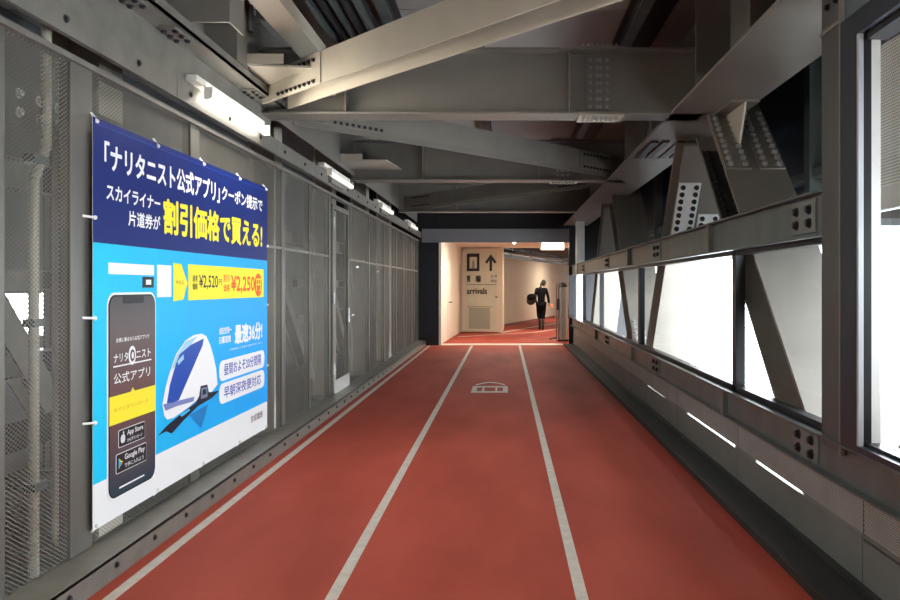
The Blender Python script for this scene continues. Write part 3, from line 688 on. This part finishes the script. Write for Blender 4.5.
# ties
tie = []
for yy in (BY0 + .03, 4.66, 5.37, 6.1, BY1 - .04): tie += [((XB, yy, BZ1 - .02), (-2.185, yy - .003, BZ1 + .025)), ((XB, yy, BZ0 + .02), (-2.185, yy + .003, BZ0 - .015))]
for zz in (.78, 1.33, 1.86): tie += [((XB, BY0 + .01, zz), (-2.19, BY0 - .045, zz + .005)), ((XB, BY1 - .01, zz), (-2.19, BY1 + .045, zz))]
for a, b in tie:
    a, b = V(a), V(b); obj('cable_tie', MB().tube(a + V((.006, 0, 0)), b, .007, 8).ball(a + V((.006, 0, 0)), .012, .012, .012, 8, 6), WHITE, bn)

# train emblem painted on the track
o = thing('train_floor_mark', 'pale painted train front symbol on the red track between the lane lines', 'floor marking', (-.22, 11.0, .001))
bx = MB()
def fr(x0, x1, y0, y1): bx.box(x0, x1, y0, y1, 0, .003)
fr(-.48, .04, 10.55, 10.68); fr(-.48, -.41, 10.68, 11.2); fr(-.03, .04, 10.68, 11.2); fr(-.33, -.30, 10.68, 11.2); fr(-.14, -.11, 10.68, 11.2); fr(-.48, .04, 11.1, 11.22)
obj('train_outline', bx, PAINT, o)
arc = [(-.44 + .44 * k / 10, 11.42 + .28 * math.sin(math.pi * k / 10)) for k in range(11)]
obj('roof_arc', MB().prism([(x, y_, 0) for x, y_ in arc] + [(x, y_ - .09, 0) for x, y_ in reversed(arc)], (0, 0, .003)), PAINT, o)

# ================================================================== CORRIDOR END AND THE HALL BEYOND
def structure(name, mb, m): o = obj(name, mb, m); o['kind'] = 'structure'; return o
structure('wall_end_left', MB().box(-4.6, -1.68, 18.98, 19.06, -.2, 4.0), BLACK)
structure('wall_end_right', MB().box(1.62, 3.1, 18.98, 19.06, -.2, 4.0), BLACK)
structure('wall_end_upper', MB().box(-1.68, 1.62, 19.0, 19.06, 2.7, 4.0), BLACK)
structure('lintel', MB().box(-2.1, 1.62, 18.88, 18.98, 2.60, 2.94), mat('lintel_grey', (.17, .17, .18), .5, .1))
structure('threshold', MB().box(-1.68, 1.5, 18.98, 19.5, -.04, .006), mat('pale_threshold', (.66, .62, .52), .4, .2))
structure('floor_hall', MB().prism([(-3, 19.06, -.12), (1.95, 19.06, -.12), (2.5, 26, -.12), (4.75, 34, -.12), (8.5, 43.5, -.12), (3, 43.5, -.12), (-1.0, 29, -.12), (-3, 25, -.12)], (0, 0, .12)), TRACK)
structure('trim_2', MB().box(-1.72, -1.62, 19.06, 19.3, 0, 2.7), CREAM)
structure('wall_hall_left', MB().prism([(-1.66, 19.2, 0), (-1.43, 24.42, 0), (-1.6, 24.45, 0), (-1.8, 19.2, 0)], (0, 0, 2.75)), CREAM)
structure('wall_hall_behind_sign', MB().prism([(-1.43, 24.46, 0), (-.07, 24.1, 0), (-.02, 28.0, 0), (-.2, 28.0, 0), (-.2, 24.32, 0), (-1.5, 24.62, 0)], (0, 0, 2.75)), CREAM)
structure('wall_hall_corner', MB().box(-2.6, -1.40, 24.44, 24.7, 0, 2.75), CREAM)
structure('wall_hall_far', MB().prism([(-.12, 27.9, 0), (2.4, 36.3, 0), (5.4, 44.6, 0), (5.3, 44.8, 0), (2.2, 36.5, 0), (-.3, 28.0, 0)], (0, 0, 2.57)), CREAM)
structure('wall_hall_far_upper', MB().prism([(-1.0, 28.2, 2.4), (1.4, 37, 2.4), (4.2, 44.6, 2.4), (4.1, 44.8, 2.4), (1.2, 37.2, 2.4), (-1.2, 28.4, 2.4)], (0, 0, .5)), BLACK)
structure('wall_hall_right', MB().prism([(1.9, 19.06, 0), (2.4, 26, 0), (4.6, 34.0, 0), (8.5, 43.0, 0), (8.7, 42.8, 0), (4.9, 34.0, 0), (2.6, 26, 0), (2.05, 19.06, 0)], (0, 0, 2.9)), CREAM)
structure('wall_hall_end', MB().box(3.0, 8.6, 43.5, 43.6, 0, 2.9), CREAM)
structure('ceiling_hall', MB().prism([(-3, 19.06, 2.86), (2.05, 19.06, 2.86), (2.6, 26, 2.86), (4.9, 34, 2.86), (8.6, 43.5, 2.86), (3, 43.5, 2.86), (-1.0, 29, 2.86), (-3, 25, 2.86)], (0, 0, .08)), mat('dark_hall_ceiling', (.04, .03, .028), .7))
structure('ceiling_hall_near', MB().box(-3.0, 2.2, 19.06, 24.6, 2.75, 2.86), CREAM)
structure('baseboard_hall', MB().prism([(-.11, 27.86, 0), (2.41, 36.26, 0), (2.4, 36.3, 0), (-.12, 27.9, 0)], (0, 0, .07)), mat('brown_base', (.2, .08, .06), .5))
# door in the hall's left wall
o = thing('door_2', 'plain cream door in the side wall beyond the corridor end', 'door', (-1.55, 22, 0), kind='structure')
obj('door_leaf', MB().prism([(-1.60, 20.6, .02), (-1.50, 22.9, .02), (-1.475, 22.9, .02), (-1.575, 20.6, .02)], (0, 0, 2.15)), CREAM, o)
obj('handle', MB().tube((-1.59, 20.85, 1.05), (-1.48, 20.85, 1.05), .015).tube((-1.49, 20.84, 1.05), (-1.48, 21.0, 1.05), .015), DARK, o)
structure('floor_hall_marking', MB().prism([(-1.4, 22.0, .001), (1.0, 24.2, .001), (3.0, 28.6, .001), (2.9, 28.7, .001), (.92, 24.34, .001), (-1.4, 22.16, .001)], (0, 0, .003)), PAINT)
structure('floor_hall_marking', MB().prism([(-.1, 23.9, .001), (.8, 26.6, .001), (3.2, 33, .001), (3.1, 33.1, .001), (.7, 26.7, .001), (-.2, 24.0, .001)], (0, 0, .003)), PAINT)

# arrivals sign panel
sg = thing('arrivals_sign', 'pale green glass arrivals sign panel with a black up arrow', 'sign', (-.8, 24.2, 0))
yS0, yS1 = 24.40, 23.98; xS0, xS1 = -1.36, -.17
def sp(u, v, d=0): x = xS0 + (xS1 - xS0) * u; yy = yS0 + (yS1 - yS0) * u; return (x, yy - d, v)
def spoly(pts, d, t=.004): return MB().prism([sp(u, v, d + t) for u, v in pts], (0, t, 0))
def srect(u0, u1, v0, v1, d): return spoly([(u0, v0), (u1, v0), (u1, v1), (u0, v1)], d)
SGN = mat('sign_glass', (.66, .69, .55), .25, noise=.05, nscale=3); SINK = mat('sign_ink', (.015, .02, .03), .4)
fm = MB()
for u0, u1, v0, v1 in ((-.03, .06, .03, 2.70), (.92, 1.0, .03, 2.70), (.06, .92, 2.62, 2.70), (.06, .92, .03, .10)): fm.add(srect(u0, u1, v0, v1, .02).v, srect(u0, u1, v0, v1, .02).f)
obj('sign_frame', fm, CREAM, sg)
obj('sign_panel', srect(.04, .95, .05, 2.66, .006), SGN, sg)
pc = obj('pictogram', srect(.10, .45, 1.98, 2.55, .014), SINK, sg)
obj('pictogram_window', srect(.18, .38, 2.07, 2.44, .02), SGN, pc); obj('pictogram_person', spoly([(.23, 2.07), (.33, 2.07), (.31, 2.3), (.28, 2.36), (.25, 2.3)], .026), mat('sign_grey', (.30, .33, .28), .4), pc)
obj('arrow', spoly([(.60, 2.26), (.76, 2.52), (.92, 2.26), (.86, 2.22), (.795, 2.33), (.795, 1.98), (.725, 1.98), (.725, 2.33), (.66, 2.22)], .014), SINK, sg)
def ST(name, s, box, bold=.01): return text_part(name, s, SINK, sg, lambda u, v, d: sp(u, v, d), box, bold, .022)
ST('sign_lettering', '到', (.10, .19, 1.62, 1.85), .03); ST('sign_lettering', '着', (.33, .50, 1.62, 1.85), .03)
ST('sign_lettering', '도착', (.76, .93, 1.76, 1.86)); ST('sign_lettering', '到达', (.76, .93, 1.62, 1.71))
ST('sign_lettering', 'arrivals', (.10, .66, 1.24, 1.44), .03)
obj('sign_rule', srect(.10, .95, 1.535, 1.55, .014), SINK, sg); obj('sign_rule', srect(.12, .80, .82, .845, .014), mat('sign_grey', (.30, .33, .28)), sg)
obj('notice_panel', srect(.16, .74, .12, .80, .012), mat('sign_shade', (.40, .43, .35), .3), sg)
obj('latch', srect(.88, .95, 1.12, 1.17, .02), GALV, sg)

# lamps, added fill lamps and services of the hall
lb = thing('light_box', 'bright white light box at the top right of the corridor exit', 'lamp', (1.3, 19.9, 2.45))
obj('casing', MB().box(.96, 1.58, 19.88, 20.1, 2.45, 2.74), LAMPBODY, lb); 
obj('diffuser', MB().box(.99, 1.55, 19.865, 19.88, 2.475, 2.715), mat('lit_diffuser', (1, .97, .9), emit=(1, .93, .80), estr=5), lb)
dl = thing('spot_lamp', 'tiny lit spot lamp just under the end lintel', 'lamp', (.24, 19.3, 2.6))
obj('lamp_body', MB().tube((.24, 19.3, 2.64), (.24, 19.3, 2.75), .05), LAMPBODY, dl)
obj('bulb', MB().ball((.24, 19.3, 2.62), .04, .04, .04), mat('lit_bulb', (1, 1, 1), emit=(1, .95, .85), estr=12), dl)
dk = thing('hall_duct', 'dark pipes and trays hung under the ceiling of the hall beyond', 'pipes', (1, 28, 2.65))
for k, (dz, r) in enumerate(((2.74, .06), (2.66, .035), (2.70, .05))):
    obj('pipe', MB().tube((-.1 + .22 * k, 26.2, dz), (3.2 + .22 * k, 37, dz), r), DARK if k != 1 else GALVL, dk)
for k in range(4): obj('hanger', MB().box(.2 + .8 * k, .24 + .8 * k, 26.8 + 2.6 * k, 26.84 + 2.6 * k, 2.58, 2.86), BLACK, dk)
def hall_fill_lamp(x, y, lab):  # fill lamp added out of view to brighten the hall
    o = thing('added_fill_lamp', lab, 'lamp', (x, y, 2.73), 'added fill lamps of the hall')
    obj('fill_lamp_casing', MB().box(x - .35, x + .35, y - .35, y + .35, 2.73, 2.75), LAMPBODY, o); obj('fill_lamp_diffuser', MB().box(x - .32, x + .32, y - .32, y + .32, 2.72, 2.73), mat('hall_fill_diffuser', (1, .95, .85), emit=(1, .86, .62), estr=2), o)
    ld = bpy.data.lights.new('hall_fill_light', 'AREA'); ld.shape = 'SQUARE'; ld.size = .6; ld.energy = HALL_FILL_POWER; ld.color = (1, .89, .74)
    lo = bpy.data.objects.new('hall_fill_light', ld); lo.location = (0, 0, -.03); C.objects.link(lo); lo.parent = o
hall_fill_lamp(-.3, 20.0, 'added square fill lamp hidden just beyond the end lintel')
hall_fill_lamp(1.5, 24.6, 'added unseen square fill lamp over the walking person'); hall_fill_lamp(3.2, 33.0, 'added unseen square fill lamp at the far bend of the hall')

# steel gate post at the exit
gp = thing('gate_post', 'brushed steel gate post with dark rounded cap at the corridor exit', 'post', (1.55, 20.4, 0))
obj('body', MB().prism([(x, y_, .05) for x, y_ in rr(1.45, 1.72, 20.3, 20.62, .08)], (0, 0, 1.42)), mat('brushed_steel', (.42, .42, .42), .3, .6, noise=.1, nscale=4), gp)
obj('cap', MB().ball((1.58, 20.45, 1.47), .12, .12, .13), BLACK, gp, smooth=True)
obj('foot', MB().box(1.42, 1.75, 20.26, 20.66, 0, .05), DARK, gp)
obj('side_blade', MB().box(1.385, 1.41, 20.30, 20.5, .05, 1.56), mat('brown_metal', (.20, .14, .12), .4, .4), gp)
obj('reader_panel', MB().box(1.41, 1.45, 20.3, 20.5, .85, 1.15), BLACK, gp)
obj('hinge_arm', MB().tube((1.39, 20.35, .1), (1.2, 20.35, .06), .02), DARK, gp)

# ================================================================== THE WALKING PERSON (seen from behind)
def skin(name, verts, edges, radii, m, parent, sub=2, root=0):
    org = wloc(parent); me = bpy.data.meshes.new(name); me.from_pydata([tuple(V(v) ) for v in verts], edges, []); me.materials.append(m)
    o = bpy.data.objects.new(name, me); C.objects.link(o); o.parent = parent
    s = o.modifiers.new('skin', 'SKIN'); s.use_smooth_shade = True
    L = me.skin_vertices[0].data
    for i, r in enumerate(radii): L[i].radius = r if isinstance(r, tuple) else (r, r); L[i].use_root = (i == root)
    b = o.modifiers.new('sub', 'SUBSURF'); b.levels = sub; b.render_levels = sub
    return o
PX, PY = 1.24, 25.6
SK = mat('skin', (.62, .36, .25), .5); CLO = mat('black_clothes', (.004, .004, .006), .9, spec=.08); HAIR = mat('black_hair', (.008, .006, .006), .5); BOOT = mat('black_boots', (.006, .006, .008), .4)
TIGHT = mat('grey_black_trousers', (.022, .020, .024), .8)
pe = thing('person', 'person in black with ponytail walking away, head bowed to the right', 'person', (PX, PY, 0))
vs = [(0, 0, .93), (0, 0, 1.05), (0, .01, 1.20), (0, .02, 1.34), (.01, .03, 1.43), (.04, .05, 1.50),          # pelvis..neck
      (-.085, 0, .88), (-.08, .04, .50), (-.055, -.02, .10), (-.055, .10, .05),                                 # left leg
      (.085, 0, .88), (.06, -.03, .50), (.045, -.16, .11), (.045, -.05, .045),                                     # right leg trailing
      (-.16, .02, 1.38), (-.215, .0, 1.12), (-.17, .12, .93),                                                    # left arm
      (.16, .02, 1.38), (.235, .03, 1.12), (.27, .14, .90)]                                                        # right arm
es = [(0, 1), (1, 2), (2, 3), (3, 4), (4, 5), (0, 6), (6, 7), (7, 8), (8, 9), (0, 10), (10, 11), (11, 12), (12, 13), (3, 14), (14, 15), (15, 16), (3, 17), (17, 18), (18, 19)]
rd = [(.10, .075), (.095, .07), (.135, .09), (.13, .085), (.06, .055), (.045, .045), .082, .052, .034, .032, .082, .052, .034, .032, .056, .040, .028, .056, .040, .028]
skin('body', vs, es, rd, SK, pe)
# clothes over the body
jv = vs[:5] + vs[14:20]; je = [(0, 1), (1, 2), (2, 3), (3, 4), (3, 5), (5, 6), (6, 7), (3, 8), (8, 9), (9, 10)]
jv = [V(p) for p in jv]; jv[0] = V((0, 0, .80))
skin('jacket', jv, je, [(.148, .11), (.132, .10), (.155, .11), (.15, .105), (.07, .065), .072, .054, .042, .072, .054, .042], CLO, pe)
tv = [vs[0], vs[6], vs[7], (-.062, -.01, .36), vs[10], vs[11], (.050, -.08, .36)]
skin('trousers', tv, [(0, 1), (1, 2), (2, 3), (0, 4), (4, 5), (5, 6)], [(.15, .115), .112, .08, .066, .112, .08, .066], CLO, pe)
for nm, pts in (('boot', [(-.062, -.015, .40), (-.055, -.02, .12), (-.055, .0, .045), (-.058, .14, .035)]), ('boot', [(.050, -.09, .40), (.045, -.16, .14), (.045, -.15, .05), (.045, -.02, .035)])):
    skin(nm, pts, [(0, 1), (1, 2), (2, 3)], [.056, .043, .042, .036], BOOT, pe)
# head
hm = MB(); hc = V((.095, .10, 1.585)); org = V((PX, PY, 0))
hm.ball(org + hc, .075, .092, .112); head = obj('head', hm, SK, pe, smooth=True)
face_dir = V((.55, .80, -.22)).normalized(); sd = face_dir.cross(V((0, 0, 1))).normalized()
obj('nose', MB().ball(org + hc + face_dir * .092 + V((0, 0, -.01)), .014, .018, .02, 8, 6), SK, head, smooth=True)
obj('ear', MB().ball(org + hc + sd * .076, .012, .02, .03, 8, 6), SK, head, smooth=True)
obj('ear', MB().ball(org + hc - sd * .076, .012, .02, .03, 8, 6), SK, head, smooth=True)
for q in (-1, 1): obj('eye', MB().ball(org + hc + face_dir * .080 + sd * .03 * q + V((0, 0, .012)), .009, .009, .007, 8, 6), BLACK, head)
obj('mouth', MB().ball(org + hc + face_dir * .082 + V((0, 0, -.055)), .02, .012, .006, 8, 6), mat('lips', (.45, .16, .14)), head)
hb = MB().ball(org + hc - face_dir * .022 + V((0, 0, .018)), .084, .094, .112)
hr = obj('hair', hb, HAIR, pe, smooth=True)
skin('ponytail', [(.03, .02, 1.63), (-.01, -.03, 1.59), (-.02, -.05, 1.48), (-.015, -.06, 1.36)], [(0, 1), (1, 2), (2, 3)], [.035, .038, .036, .014], HAIR, pe)
# hands with five fingers
def hand(wr_, dr, thumb, nm='hand'):
    wr_, dr, thumb = V(wr_), V(dr).normalized(), V(thumb).normalized(); side = thumb
    palm = wr_ + dr * .085; v = [wr_, wr_ + dr * .045, palm]; e = [(0, 1), (1, 2)]; r = [(.024, .018), (.036, .016), (.036, .014)]
    curl = dr.cross(side).normalized()
    for k, ln in enumerate((.075, .085, .08, .06)):
        b = palm + side * (.027 - .018 * k); i = len(v)
        v += [b, b + dr * ln * .5 + curl * .006, b + dr * ln * .9 + curl * .028]; e += [(2, i), (i, i + 1), (i + 1, i + 2)]; r += [.0095, .009, .007]
    i = len(v); b = wr_ + dr * .04 + side * .03
    v += [b, b + side * .028 + dr * .03, b + side * .030 + dr * .058]; e += [(1, i), (i, i + 1), (i + 1, i + 2)]; r += [.012, .011, .009]
    return skin(nm, v, e, r, SK, pe, sub=1)
hand(vs[16], (.1, .25, -1), (.6, .8, 0)); hand(vs[19], (.35, .35, -.85), (-.5, .8, 0))
bg = thing('shoulder_bag', 'round black bag hanging behind the left arm of the person', 'bag', (PX - .34, PY - .06, .78))
bb = MB().ball((PX - .33, PY - .06, 1.05), .17, .12, .16, 24, 14).ball((PX - .36, PY - .05, .98), .15, .11, .13, 20, 12).ball((PX - .27, PY - .06, 1.14), .10, .09, .10, 20, 12); obj('bag_body', bb, BLACK, bg, smooth=True)
obj('bag_flap', MB().ball((PX - .34, PY - .10, 1.11), .16, .11, .13, 20, 12), CLO, bg, smooth=True)
obj('strap', MB().tube((PX - .27, PY - .05, 1.2), (PX - .10, PY - .06, 1.43), .013).tube((PX - .10, PY - .06, 1.43), (PX - .05, PY + .06, 1.46), .013), BLACK, bg)
tk = thing('pink_card', 'small pink card held in the right hand of the walking person', 'card', (PX + .34, PY + .20, .80))
obj('card_sheet', MB().box(PX + .30, PX + .42, PY + .18, PY + .19, .77, .87), mat('pink_card_paper', (.80, .22, .16), .5), tk)
obj('card_edge', MB().box(PX + .30, PX + .42, PY + .178, PY + .18, .86, .87), mat('pale_card_paper', (.85, .5, .45), .5), tk)
